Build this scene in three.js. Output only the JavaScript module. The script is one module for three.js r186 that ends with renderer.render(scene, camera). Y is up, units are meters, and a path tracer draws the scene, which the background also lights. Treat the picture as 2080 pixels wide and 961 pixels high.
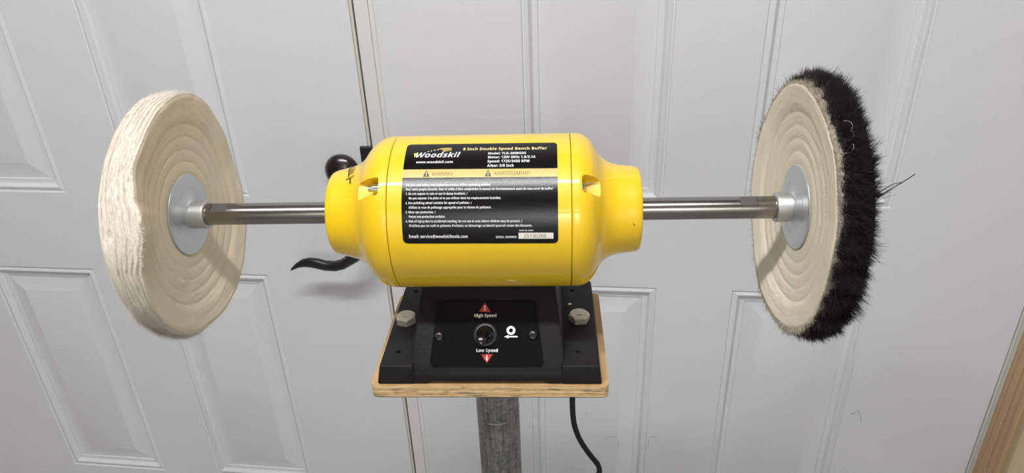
import * as THREE from 'three';
import { mergeGeometries, mergeVertices, toCreasedNormals } from 'three/addons/utils/BufferGeometryUtils.js';
import { RoundedBoxGeometry } from 'three/addons/geometries/RoundedBoxGeometry.js';
import { ConvexGeometry } from 'three/addons/geometries/ConvexGeometry.js';
import { RectAreaLightUniformsLib } from 'three/addons/lights/RectAreaLightUniformsLib.js';
import { Brush, Evaluator, SUBTRACTION } from 'three-bvh-csg';

// ------------------------------------------------------------------ camera, light, exposure
// World axes: x along the buffer's spindle, y up, z towards the photographer; the origin is the centre of the motor.
const scene = new THREE.Scene();
scene.background = new THREE.Color(0x000000);
const camera = new THREE.PerspectiveCamera(2 * Math.atan(480.5 / 1442) * 180 / Math.PI, 2080 / 961, 0.02, 30);
camera.position.set(0.05711, 0.26186, 0.54666);
camera.quaternion.setFromRotationMatrix(new THREE.Matrix4().makeBasis(
  new THREE.Vector3(0.99836393, -0.03540298, -0.04490081),
  new THREE.Vector3(0.01045761, 0.88507456, -0.46533178),
  new THREE.Vector3(0.0562147, 0.46410091, 0.88399675)));
scene.add(camera);
const renderer = new THREE.WebGLRenderer({ antialias: true });
renderer.toneMapping = THREE.LinearToneMapping;
renderer.toneMappingExposure = 0.94;
renderer.shadowMap.enabled = true;
renderer.shadowMap.type = THREE.PCFSoftShadowMap;
RectAreaLightUniformsLib.init();
// shop lights: [centre x, y, z, length along x, width, radiance, tilt towards the doors in degrees]
const LAMPS = [
  [-0.24, 1.36, 0.60, 1.22, 0.09, 90, 0],
  [0.2, 1.30, 3.25, 1.2, 0.12, 150, -70],
];
const YAW = -4.4 * Math.PI / 180;            // the doors stand at a small angle to the spindle
const WALL = -0.38433;                       // distance of the door faces behind the origin
const FLOOR = -1.12, CEIL = 1.72;

// ------------------------------------------------------------------ helpers
let seedState = 12345;
const rnd = () => { seedState = (seedState + 0x6d2b79f5) | 0; let t = Math.imul(seedState ^ (seedState >>> 15), 1 | seedState); t = (t + Math.imul(t ^ (t >>> 7), 61 | t)) ^ t; return ((t ^ (t >>> 14)) >>> 0) / 4294967296; };
const rr = (a, b) => a + (b - a) * rnd();
const gauss = () => (rnd() + rnd() + rnd() + rnd() - 2) * 1.0;
const clamp = (x, a = 0, b = 1) => Math.min(b, Math.max(a, x));
const lerp = (a, b, t) => a + (b - a) * t;
const sm = (a, b, x) => { const t = clamp((x - a) / (b - a)); return t * t * (3 - 2 * t); };
const PI = Math.PI, R = (d) => d * PI / 180;
// value noise on a wrapped lattice
const LAT = new Float32Array(64 * 64).map(() => rnd());
const h2 = (i, j) => LAT[((j % 64 + 64) % 64) * 64 + ((i % 64 + 64) % 64)];
function vn(x, y) { const i = Math.floor(x), j = Math.floor(y), u = x - i, v = y - j, a = u * u * (3 - 2 * u), b = v * v * (3 - 2 * v);
  return lerp(lerp(h2(i, j), h2(i + 1, j), a), lerp(h2(i, j + 1), h2(i + 1, j + 1), a), b); }
const fbm = (x, y, n = 4) => { let s = 0, a = 0.5, t = 0; for (let k = 0; k < n; k++) { s += a * vn(x, y); t += a; x = x * 2 + 7.3; y = y * 2 + 3.1; a *= 0.5; } return s / t; };

// the same noise round a circle: a in degrees, one cell every d degrees, without a seam
function vnp(x, y, per) { const i = Math.floor(x), j = Math.floor(y), u = x - i, v = y - j, a = u * u * (3 - 2 * u), b = v * v * (3 - 2 * v), m = (k) => ((k % per) + per) % per;
  return lerp(lerp(h2(m(i), j), h2(m(i + 1), j), a), lerp(h2(m(i), j + 1), h2(m(i + 1), j + 1), a), b); }
const pf = (a, d, y, n = 4) => { let per = Math.round(360 / d), x = a / 360 * per, s = 0, w = 0.5, t = 0; for (let k = 0; k < n; k++) { s += w * vnp(x, y, per); t += w; x *= 2; per *= 2; y = y * 2 + 3.1; w *= 0.5; } return s / t; };

const used = {};
function numbered(n) { used[n] = (used[n] ?? 0) + 1; return used[n] === 1 ? n : n + '_' + String(used[n] - 1).padStart(3, '0'); }
function tag(o, label, category, group) { o.userData.label = label; o.userData.category = category; if (group) o.userData.group = group; return o; }
function thing(name, pos, label, category, group) { const g = new THREE.Group(); g.name = numbered(name); g.position.set(...pos); scene.add(g); return tag(g, label, category, group); }
function part(name, geos, mat, parent, label) {
  const list = Array.isArray(geos) ? geos : [geos];
  const g = list.length === 1 ? list[0] : mergeGeometries(list.map((x) => { const y = x.index ? x.toNonIndexed() : x.clone(); for (const k of Object.keys(y.attributes)) if (!['position', 'normal', 'uv'].includes(k)) y.deleteAttribute(k); return y; }));
  const m = new THREE.Mesh(g, mat); m.name = parent === scene ? numbered(name) : name; m.castShadow = m.receiveShadow = true; parent.add(m);
  if (label) m.userData.label = label; return m;
}
function stuff(m) { m.userData.kind = 'stuff'; return m; }
function struct(o) { o.userData.kind = 'structure'; return o; }
const move = (g, x, y, z) => g.translate(x, y, z);
// texture coordinates in metres from the dominant direction of every face
function metreUV(geo, sx = 1, sy = sx) {
  const g = geo.index ? geo.toNonIndexed() : geo, p = g.attributes.position, n = g.attributes.normal, uv = new Float32Array(p.count * 2);
  for (let i = 0; i < p.count; i++) {
    const a = Math.abs(n.getX(i)), b = Math.abs(n.getY(i)), c = Math.abs(n.getZ(i)); let u, v;
    if (a > b && a > c) { u = p.getZ(i); v = p.getY(i); } else if (b > c) { u = p.getX(i); v = p.getZ(i); } else { u = p.getX(i); v = p.getY(i); }
    uv[2 * i] = u * sx; uv[2 * i + 1] = v * sy;
  }
  g.setAttribute('uv', new THREE.BufferAttribute(uv, 2)); return g;
}
const box = (w, h, d, x = 0, y = 0, z = 0, r = 0.001, s = 2) => metreUV(move(r > 0 ? new RoundedBoxGeometry(w, h, d, s, r) : new THREE.BoxGeometry(w, h, d), x, y, z));
// lathe about the x axis from a profile [[x, r], ...] given in order of growing x
function latheX(prof, seg = 96) {
  const g = new THREE.LatheGeometry(prof.map(([x, r]) => new THREE.Vector2(Math.max(r, 1e-6), x)), seg);
  g.rotateZ(-PI / 2); return g;   // y axis becomes the x axis
}
const latheY = (prof, seg = 48) => new THREE.LatheGeometry(prof.map(([r, y]) => new THREE.Vector2(Math.max(r, 1e-6), y)), seg);
function smoothProfile(pts, n = 60) { const c = new THREE.CatmullRomCurve3(pts.map(([x, r]) => new THREE.Vector3(x, r, 0)), false, 'centripetal'); return c.getPoints(n).map((p) => [p.x, p.y]); }
function roundedHull(corners, r) {
  const pts = [], s = new THREE.IcosahedronGeometry(r, 2).attributes.position;
  for (const [x, y, z] of corners) for (let i = 0; i < s.count; i++) pts.push(new THREE.Vector3(x + s.getX(i), y + s.getY(i), z + s.getZ(i)));
  return toCreasedNormals(new ConvexGeometry(pts), R(24));
}
const tube = (pts, r, seg = 40, rad = 10) => new THREE.TubeGeometry(new THREE.CatmullRomCurve3(pts.map((p) => new THREE.Vector3(...p))), seg, r, rad, false);
// tapered tube with an elliptic section: list of [x, y, z, rx, ry]
function loft(st, seg = 20, capped = true) {
  const pos = [], idx = [], n = st.length, P = st.map((s) => new THREE.Vector3(s[0], s[1], s[2]));
  for (let i = 0; i < n; i++) {
    const t = P[Math.min(n - 1, i + 1)].clone().sub(P[Math.max(0, i - 1)]).normalize(), a = new THREE.Vector3(0, 0, 1).addScaledVector(t, -t.z).normalize(), b = new THREE.Vector3().crossVectors(t, a);
    for (let k = 0; k < seg; k++) { const w = k / seg * 2 * PI, q = P[i].clone().addScaledVector(a, Math.cos(w) * st[i][3]).addScaledVector(b, Math.sin(w) * st[i][4]); pos.push(q.x, q.y, q.z); }
  }
  for (let i = 0; i < n - 1; i++) for (let k = 0; k < seg; k++) { const a = i * seg + k, b = i * seg + (k + 1) % seg; idx.push(a, b, a + seg, b, b + seg, a + seg); }
  if (capped) for (const e of [0, n - 1]) { const c = pos.length / 3; pos.push(P[e].x, P[e].y, P[e].z); for (let k = 0; k < seg; k++) { const a = e * seg + k, b = e * seg + (k + 1) % seg; e ? idx.push(a, b, c) : idx.push(b, a, c); } }
  const g = new THREE.BufferGeometry(); g.setAttribute('position', new THREE.Float32BufferAttribute(pos, 3)); g.setIndex(idx); g.computeVertexNormals();
  g.setAttribute('uv', new THREE.Float32BufferAttribute(new Float32Array(pos.length / 3 * 2), 2)); return g;
}
const csg = new Evaluator(); csg.attributes = ['position', 'normal', 'uv']; csg.useGroups = false;
function cut(geo, ...tools) {
  let a = new Brush(geo); a.updateMatrixWorld();
  for (const t of tools) { const b = new Brush(t); b.updateMatrixWorld(); const r = csg.evaluate(a, b, SUBTRACTION); a = new Brush(r.geometry); a.updateMatrixWorld(); }
  return a.geometry;
}
function canvas(w, h) { const c = document.createElement('canvas'); c.width = w; c.height = h; return c; }
function texOf(c, srgb = true, rep) { const t = new THREE.CanvasTexture(c); t.colorSpace = srgb ? THREE.SRGBColorSpace : THREE.NoColorSpace; t.anisotropy = 8; if (rep) { t.wrapS = t.wrapT = THREE.MirroredRepeatWrapping; t.repeat.set(rep[0], rep[1]); } return t; }
function paint(w, h, f) { const c = canvas(w, h), x = c.getContext('2d'), d = x.createImageData(w, h); for (let j = 0; j < h; j++) for (let i = 0; i < w; i++) { const [r, g, b, a = 255] = f(i, j); const o = 4 * (j * w + i); d.data[o] = r; d.data[o + 1] = g; d.data[o + 2] = b; d.data[o + 3] = a; } x.putImageData(d, 0, 0); return c; }
const grey = (w, h, f) => paint(w, h, (i, j) => { const v = clamp(f(i, j)) * 255; return [v, v, v]; });
const std = (o) => new THREE.MeshStandardMaterial(o), phys = (o) => new THREE.MeshPhysicalMaterial(o);
const srgb = (r, g, b) => new THREE.Color().setRGB(r / 255, g / 255, b / 255, THREE.SRGBColorSpace);

// ------------------------------------------------------------------ textures and materials
const speck = texOf(grey(512, 512, () => rnd()), false, [40, 40]);                       // fine paint tooth
const castBump = texOf(grey(512, 512, (i, j) => 0.5 * fbm(i / 10, j / 10, 3) + 0.5 * fbm(i / 3 + 9, j / 3, 2)), false, [18, 18]);
const softBump = texOf(grey(512, 512, (i, j) => fbm(i / 8, j / 8, 4)), false, [6, 6]);
const doorBump = texOf(grey(512, 512, (i, j) => 0.5 * fbm(i / 4, j / 16, 3) + 0.5 * fbm(i / 64, j / 64, 2)), false, [4, 4]);
const clothBump = texOf(grey(512, 512, (i, j) => 0.5 + 0.2 * Math.sin(i * PI / 2) * Math.cos(j * PI / 2) + 0.35 * (rnd() - 0.5) + 0.4 * (fbm(i / 16, j / 16, 3) - 0.5)), false, [10, 10]);
function woodCanvas(base, dark, streak, w = 512, h = 1024, knots = 0) {   // grain runs along v
  return paint(w, h, (i, j) => {
    const x = i / w, y = j / h, warp = 0.25 * fbm(x * 3, y * 2, 3);
    const ring = 0.5 + 0.5 * Math.sin((x + warp) * streak * 2 * PI + 3 * fbm(x * 8, y * 1.5, 2));
    const fine = vn(i * 0.9, j * 0.02) * 0.5 + vn(i * 0.35, j * 0.01) * 0.5;
    const k = clamp(0.55 * Math.pow(ring, 2) * 0.7 + 0.5 * (fine - 0.35));
    return [0, 1, 2].map((c) => lerp(base[c], dark[c], k));
  });
}
const pineTex = texOf(woodCanvas([196, 178, 140], [176, 152, 110], 6), true, [6, 1.4]);
const stainTex = texOf(woodCanvas([198, 166, 126], [164, 128, 90], 7), true, [9, 1.2]);
const boardTex = texOf(woodCanvas([222, 188, 142], [190, 148, 100], 4), true, [7, 4]);

const M = {
  door: phys({ color: srgb(213, 214, 217), roughness: 0.42, bumpMap: doorBump, bumpScale: 0.00025, specularIntensity: 0.6 }),
  warmWhite: std({ color: srgb(228, 226, 220), roughness: 0.5 }),
  strip: std({ color: srgb(214, 213, 211), roughness: 0.5 }),
  seal: std({ color: srgb(204, 200, 191), roughness: 0.6 }),
  gap: std({ color: srgb(48, 47, 46), roughness: 0.9 }),
  wall: std({ color: srgb(222, 222, 218), roughness: 0.9, bumpMap: softBump, bumpScale: 0.0004 }),
  darkBoard: std({ color: srgb(112, 106, 98), roughness: 0.85, bumpMap: softBump, bumpScale: 0.0004 }),
  plywood: std({ color: srgb(192, 190, 186), roughness: 0.85, bumpMap: softBump, bumpScale: 0.0004 }),
  ceiling: std({ color: srgb(176, 174, 170), roughness: 0.95 }),
  concrete: std({ color: srgb(200, 199, 196), roughness: 0.8, map: texOf(paint(512, 512, (i, j) => { const v = 205 + 60 * (fbm(i / 32, j / 32, 5) - 0.5) + 30 * (rnd() - 0.5); return [v, v * 0.995, v * 0.985]; }), true, [1, 1]) }),
  pine: std({ map: pineTex, roughness: 0.65 }),
  stain: std({ map: stainTex, roughness: 0.6 }),
  board: std({ color: srgb(226, 218, 208), map: boardTex, roughness: 0.7 }),
  black: phys({ color: srgb(26, 25, 25), roughness: 0.32, clearcoat: 0.3, clearcoatRoughness: 0.25 }),
  bronze: phys({ color: srgb(30, 20, 19), roughness: 0.3, clearcoat: 0.6, clearcoatRoughness: 0.1 }),
  yellow: phys({ color: new THREE.Color().setRGB(0.88, 0.565, 0.004), roughness: 0.45, clearcoat: 0.9, clearcoatRoughness: 0.06, bumpMap: softBump, bumpScale: 0.00004 }),
  steel: std({ color: srgb(150, 146, 142), metalness: 1, roughness: 0.2 }),
  ground: std({ color: srgb(120, 116, 113), metalness: 1, roughness: 0.45, bumpMap: speck, bumpScale: 0.0001 }),
  alloy: std({ color: srgb(206, 206, 204), metalness: 1, roughness: 0.42, bumpMap: speck, bumpScale: 0.00003 }),
  zinc: std({ color: srgb(214, 220, 222), metalness: 0.85, roughness: 0.36 }),
  bolt: std({ color: srgb(226, 218, 200), metalness: 1, roughness: 0.42, bumpMap: softBump, bumpScale: 0.0002 }),
  chrome: std({ color: srgb(220, 220, 222), metalness: 1, roughness: 0.16 }),
  cast: phys({ specularIntensity: 0.55, color: srgb(22, 21, 21), roughness: 0.55, bumpMap: castBump, bumpScale: 0.00032 }),
  castSmooth: phys({ specularIntensity: 0.5, color: srgb(28, 27, 28), roughness: 0.6, bumpMap: speck, bumpScale: 0.00005 }),
  dark: std({ color: srgb(14, 14, 14), roughness: 0.7 }),
  rubber: std({ color: srgb(16, 16, 16), roughness: 0.55 }),
  gloss: phys({ color: srgb(20, 20, 20), roughness: 0.25, clearcoat: 0.7, clearcoatRoughness: 0.08 }),
  screwBlack: phys({ color: srgb(84, 84, 86), roughness: 0.22, metalness: 1 }),
  boot: phys({ color: srgb(16, 16, 16), roughness: 0.28, clearcoat: 0.5, clearcoatRoughness: 0.1 }),
  nut: phys({ color: srgb(24, 24, 24), roughness: 0.42 }),
  speck: std({ color: srgb(232, 230, 222), roughness: 0.5 }),
};
// spindle: ground steel, fine scratches running round it
M.steel.bumpMap = texOf(grey(256, 1024, (i, j) => 0.6 * vn(j * 0.8, i * 0.03) + 0.4 * rnd()), false, [1, 1]); M.steel.bumpScale = 0.00002;
// galvanised pipe: spangle blotches and dark runs along it
M.galv = std({ metalness: 0.85, roughness: 0.36, map: texOf(paint(1024, 1024, (i, j) => {
  const f = fbm(i / 24, j / 24, 4), run = fbm(i / 12, j / 160, 3), bl = fbm(i / 64 + 5, j / 20, 3);
  let v = 146 + 60 * (f - 0.5) + 70 * (run - 0.5) - (bl > 0.6 ? 40 * (bl - 0.6) / 0.4 : 0) + 14 * (rnd() - 0.5);
  return [v, v * 1.0, v * 0.97];
}), true), bumpMap: softBump, bumpScale: 0.0002 });

// ------------------------------------------------------------------ the room
// Everything that belongs to the room is laid out in door coordinates: u along the wall, y up, w out from the door faces into the room.
function roomFrame(o) { o.position.set(Math.sin(YAW) * WALL, 0, Math.cos(YAW) * WALL); o.rotation.y = YAW; o.updateMatrixWorld(); return o; }
function roomMesh(name, geos, mat) { const m = part(name, geos, mat, scene); return struct(roomFrame(m)); }
const UL = -1.75, UR = 1.75, WF = 4.2, DL = -1.152, DR = 0.7005, DTOP = 0.945, T = 0.12;
roomMesh('floor', box(UR - UL + 0.4, 0.1, WF + 0.8, (UL + UR) / 2, FLOOR - 0.05, WF / 2, 0), M.concrete);
roomMesh('ceiling', box(UR - UL + 0.4, 0.1, WF + 0.8, (UL + UR) / 2, CEIL + 0.05, WF / 2, 0), M.ceiling);
roomMesh('wall_left', box(T, CEIL - FLOOR, WF + 0.4, UL - T / 2, (CEIL + FLOOR) / 2, WF / 2, 0), M.darkBoard);
roomMesh('wall_right', box(T, CEIL - FLOOR, WF + 0.4, UR + T / 2, (CEIL + FLOOR) / 2, WF / 2, 0), M.plywood);
roomMesh('wall_front', box(UR - UL + 0.2, CEIL - FLOOR, T, (UL + UR) / 2, (CEIL + FLOOR) / 2, WF + T / 2, 0), M.wall);
{ // the wall around the double door, its face 6 cm in front of the door faces
  const w0 = -0.06, w1 = 0.058, d = w1 - w0, wm = (w0 + w1) / 2, jl = DL - 0.035, jr = DR + 0.035, top = DTOP + 0.035;
  roomMesh('wall_back', [
    box(jl - UL, CEIL - FLOOR, d, (jl + UL) / 2, (CEIL + FLOOR) / 2, wm, 0),
    box(UR - jr, CEIL - FLOOR, d, (jr + UR) / 2, (CEIL + FLOOR) / 2, wm, 0),
    box(jr - jl, CEIL - top, d, (jr + jl) / 2, (CEIL + top) / 2, wm, 0)], M.wall);
  roomMesh('wall_outside', box(UR - UL, CEIL - FLOOR, 0.04, (UL + UR) / 2, (CEIL + FLOOR) / 2, -0.1, 0), M.dark);   // closes the gaps round the doors
}
// jambs and casings of bare wood round the opening
function jamb(u, side) {          // side +1: the jamb right of the doors
  const g = struct(roomFrame(new THREE.Group())); g.name = numbered('trim_' + (side > 0 ? 1 : 2)); scene.add(g);
  const H = DTOP - FLOOR + 0.03, yc = (DTOP + 0.03 + FLOOR) / 2;
  part('jamb_board', [box(0.030, H, 0.098, u + side * 0.0165, yc, 0.0125, 0.0015), box(0.0035, H, 0.024, u + side * 0.0015, yc, 0.0225, 0.001)], M.stain, g, 'brown bare wood jamb board');
  part('weather_strip', [box(0.005, H, 0.009, u + side * 0.0015, yc, 0.0055, 0.002), box(0.004, H, 0.003, u - side * 0.0015, yc, 0.0015, 0.001)], M.seal, g, 'white weather strip against the door edge');
  part('casing', box(0.085, H + 0.08, 0.018, u + side * 0.0475, yc + 0.04, 0.067, 0.002), M.pine, g, 'pale unpainted wood casing');
  return g;
}
const jambRight = jamb(DR, 1); jamb(DL, -1);
{ const mark = texOf((() => { const c = canvas(128, 256), x = c.getContext('2d'); x.strokeStyle = '#cfc6b4'; x.lineCap = 'round'; x.lineWidth = 20; x.beginPath(); x.moveTo(60, 235); x.lineTo(72, 120); x.lineTo(100, 50); x.stroke(); x.lineWidth = 15; x.beginPath(); x.moveTo(72, 120); x.lineTo(30, 60); x.stroke(); return c; })());
  const pm = std({ map: mark, alphaTest: 0.5, roughness: 0.6 });
  const q = new THREE.PlaneGeometry(0.028, 0.03); q.rotateY(-PI / 2); part('paint_smear', move(q, DR - 0.0005, -0.604, 0.044), pm, jambRight, 'pale paint smear'); }
{ const g = struct(roomFrame(new THREE.Group())); g.name = 'trim_3'; scene.add(g);
  part('head_board', box(DR - DL, 0.03, 0.098, (DL + DR) / 2, DTOP + 0.0185, 0.0125, 0.0015), M.stain, g);
  part('casing', box(DR - DL + 0.2, 0.085, 0.018, (DL + DR) / 2, DTOP + 0.09, 0.067, 0.002), M.pine, g); }

// door leaves: a slab with six openings, each filled by an embossed panel of its own
const PANEL = [[0, 0], [1.3, -2.2], [2.6, -2.4], [5.5, -0.9], [8, -0.2], [9.2, -0.6], [13.2, -5.6], [15, -6.2], [20.6, -6.4], [21.4, -7.9], [22.8, -8.1], [47, -2.4], [48.6, -2.0]];   // mm in from the edge, mm behind the face
function panelGeo(w, h) {
  const pos = [], nor = [], uv = [], ring = (d) => { const a = d / 1000; return [[a, a], [w - a, a], [w - a, h - a], [a, h - a]]; };
  const quad = (p) => { const A = new THREE.Vector3(...p[0]), n = new THREE.Vector3(...p[1]).sub(A).cross(new THREE.Vector3(...p[2]).sub(A)).normalize();
    for (const k of [0, 1, 2, 0, 2, 3]) { pos.push(...p[k]); nor.push(n.x, n.y, n.z); uv.push(p[k][0], p[k][1]); } };
  for (let i = 0; i + 1 < PANEL.length; i++) { const [d0, z0] = PANEL[i], [d1, z1] = PANEL[i + 1], a = ring(d0), b = ring(d1);
    for (let k = 0; k < 4; k++) { const l = (k + 1) % 4; quad([[...a[k], z0 / 1000], [...a[l], z0 / 1000], [...b[l], z1 / 1000], [...b[k], z1 / 1000]]); } }
  const e = ring(PANEL.at(-1)[0]), z = PANEL.at(-1)[1] / 1000; quad(e.map((p) => [...p, z]));
  const g = new THREE.BufferGeometry(); g.setAttribute('position', new THREE.Float32BufferAttribute(pos, 3)); g.setAttribute('normal', new THREE.Float32BufferAttribute(nor, 3)); g.setAttribute('uv', new THREE.Float32BufferAttribute(uv, 2));
  return toCreasedNormals(g, R(16));
}
const ROWS = [[-0.766, -0.3087], [-0.170, 0.50], [0.615, 0.80]];
function doorLeaf(n, u0, u1, cols) {
  const g = struct(roomFrame(new THREE.Group())); g.name = 'door_' + n; scene.add(g);
  const y0 = FLOOR + 0.012, y1 = DTOP, s = new THREE.Shape();
  s.moveTo(u0, y0); s.lineTo(u1, y0); s.lineTo(u1, y1); s.lineTo(u0, y1); s.closePath();
  for (const [a, b] of cols) for (const [c, d] of ROWS) { const h = new THREE.Path(); h.moveTo(a, c); h.lineTo(a, d); h.lineTo(b, d); h.lineTo(b, c); h.closePath(); s.holes.push(h); }
  part('door_leaf', move(new THREE.ExtrudeGeometry(s, { depth: 0.044, bevelEnabled: false }), 0, 0, -0.044), M.door, g);
  for (const [a, b] of cols) for (const [c, d] of ROWS) { const m = part('door_panel', panelGeo(b - a, d - c), M.door, g); m.position.set(a, c, 0); }
  return g;
}
const GAP = -0.2258;
const door1 = doorLeaf(1, DL + 0.003, GAP - 0.0092, [[-0.930, -0.7365], [-0.6255, -0.4315]]);
const door2 = doorLeaf(2, GAP + 0.0022, DR - 0.0036, [[-0.009, 0.1845], [0.2945, 0.489]]);
part('weather_strip', [box(0.0033, DTOP - FLOOR - 0.02, 0.02, GAP - 0.00585, (DTOP + FLOOR) / 2, -0.0098, 0.0008), box(0.0018, DTOP - FLOOR - 0.02, 0.012, GAP - 0.0083, (DTOP + FLOOR) / 2, -0.0078, 0.0004)], M.seal, door1, 'cream weather strip on the closing edge');
{ const b = box(0.0190, DTOP - FLOOR - 0.02, 0.0024, GAP - 0.0014 + 0.0095, (DTOP + FLOOR) / 2, 0.0007, 0.0008), c = box(0.0066, DTOP - FLOOR - 0.02, 0.0020, GAP + 0.0022 + 0.0190, (DTOP + FLOOR) / 2, 0.0003, 0.0008);
  part('astragal', [b, c], M.strip, door2, 'flat white cover strip on the closing edge'); }
{ // scuffs on the right leaf
  const c = canvas(1024, 256), x = c.getContext('2d'); x.lineCap = 'round';
  const arc = (ox, pts, w, a) => { x.strokeStyle = 'rgba(120,118,116,' + a + ')'; x.lineWidth = w; x.beginPath(); x.moveTo(ox + pts[0][0], pts[0][1]); for (let i = 1; i < pts.length - 1; i++) x.quadraticCurveTo(ox + pts[i][0], pts[i][1], ox + (pts[i][0] + pts[i + 1][0]) / 2, (pts[i][1] + pts[i + 1][1]) / 2); x.lineTo(ox + pts.at(-1)[0], pts.at(-1)[1]); x.stroke(); };
  arc(0, [[40, 130], [60, 80], [110, 62], [170, 80], [200, 150], [206, 220]], 9, 0.30);
  arc(256, [[60, 210], [70, 110], [110, 60], [170, 70], [190, 84]], 10, 0.28);
  arc(512, [[40, 120], [90, 90], [120, 60], [150, 120], [176, 190]], 9, 0.30); arc(512, [[60, 110], [110, 110]], 8, 0.25);
  arc(768, [[110, 90], [124, 130], [126, 160]], 26, 0.26);
  const mat = std({ map: texOf(c), transparent: true, roughness: 0.6 });
  for (const [k, u, y, w, h] of [[0, 0.128, -0.618, 0.036, 0.04], [1, 0.195, -0.612, 0.026, 0.036], [2, 0.512, -0.534, 0.036, 0.044], [3, 0.0825, -0.561, 0.012, 0.014]]) {
    const p = new THREE.PlaneGeometry(w, h), a = p.attributes.uv; for (let i = 0; i < a.count; i++) a.setX(i, (k + a.getX(i)) / 4);
    part('scuff_mark', move(p, u, y, 0.0004), mat, door2); }
}
{ // lever set on the left leaf
  const rose = (u, y, r, prof) => { const g = latheY(prof, 48); g.rotateX(PI / 2); return move(g, u, y, 0); };
  const LU = -0.2495, LY = -0.2360;
  const lever = new THREE.Group(); lever.name = 'lever_handle'; door1.add(lever);
  part('rose', rose(LU, LY, 0.03, [[0, 0.013], [0.018, 0.0125], [0.027, 0.009], [0.031, 0.004], [0.032, 0]]), M.black, lever);
  part('neck', loft([[LU, LY, 0.008, 0.011, 0.011], [LU, LY, 0.03, 0.009, 0.009], [LU - 0.001, LY - 0.001, 0.042, 0.0105, 0.0105], [LU - 0.002, LY - 0.002, 0.049, 0.0085, 0.0085]]), M.black, lever);
  part('lever', loft([[-0.2430, -0.2320, 0.043, 0.008, 0.005], [-0.2516, -0.2369, 0.044, 0.0095, 0.009], [-0.2620, -0.2439, 0.045, 0.0098, 0.0092], [-0.2709, -0.2505, 0.0455, 0.0092, 0.0082], [-0.2816, -0.2575, 0.0455, 0.0086, 0.0080], [-0.2944, -0.2615, 0.045, 0.0078, 0.0080], [-0.3093, -0.2612, 0.045, 0.0072, 0.0082], [-0.3215, -0.2586, 0.0445, 0.0068, 0.0086], [-0.3328, -0.2573, 0.044, 0.0062, 0.0082], [-0.3440, -0.2588, 0.0435, 0.0056, 0.0066], [-0.3554, -0.2638, 0.043, 0.0042, 0.0040], [-0.3632, -0.2693, 0.043, 0.003, 0.0022], [-0.3669, -0.2727, 0.043, 0.0012, 0.0008]]), M.black, lever);
  const bolt = new THREE.Group(); bolt.name = 'deadbolt'; door1.add(bolt);
  part('deadbolt_knob', rose(-0.2755, -0.1235, 0.027, [[0, 0.022], [0.009, 0.0212], [0.0165, 0.0185], [0.0222, 0.0145], [0.0252, 0.010], [0.0256, 0.006], [0.0245, 0.003], [0.0235, 0]]), M.bronze, bolt);
  const guard = new THREE.Group(); guard.name = 'latch_guard'; door1.add(guard);
  part('plate', box(0.0185, 0.075, 0.006, -0.2362, -0.124, 0.003, 0.002), M.black, guard);
  for (const y of [-0.150]) part('screw', rose(-0.2362, y, 0.003, [[0, 0.0075], [0.002, 0.0072], [0.0034, 0.006]]), M.black, guard);
}

// ------------------------------------------------------------------ shop lights
LAMPS.forEach(([x, y, z, len, wid, rad, tilt], i) => {
  const t = thing('shop_light', [x, y, z], i ? 'white shop light washing the wall behind the photographer' : 'white shop light on two chains above the bench buffer', 'light');
  const lit = new THREE.Group(); lit.name = 'lamp_body'; lit.rotation.x = R(tilt); t.add(lit);
  const body = new THREE.Shape(); body.moveTo(-wid * 0.75, 0.004); body.lineTo(wid * 0.75, 0.004); body.lineTo(wid * 0.45, 0.05); body.lineTo(-wid * 0.45, 0.05); body.closePath();
  const bg = new THREE.ExtrudeGeometry(body, { depth: len + 0.04, bevelEnabled: true, bevelSize: 0.002, bevelThickness: 0.002, bevelSegments: 1 }); bg.translate(0, 0, -(len + 0.04) / 2); bg.rotateY(PI / 2);
  part('housing', bg, M.warmWhite, lit);
  const glow = std({ color: 0xffffff, emissive: new THREE.Color(0.99, 0.99, 1), emissiveIntensity: 6, roughness: 0.5 });
  part('diffuser', box(len, 0.006, wid, 0, 0.001, 0, 0.002), glow, lit);
  for (const s of [-1, 1]) part('chain', new THREE.CylinderGeometry(0.003, 0.003, CEIL - y - 0.02, 8).translate(s * len * 0.4, 0.02 + (CEIL - y - 0.02) / 2, 0), M.steel, t);
  const c = Math.cos(R(tilt)), q = Math.sin(R(tilt)), l = new THREE.RectAreaLight(new THREE.Color(0.99, 0.99, 1), rad, len, wid);
  l.position.set(x, y - 0.006 * c, z - 0.006 * q); l.lookAt(x, y - c, z - q); l.name = 'shop_light_glow'; scene.add(l);
});

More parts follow.
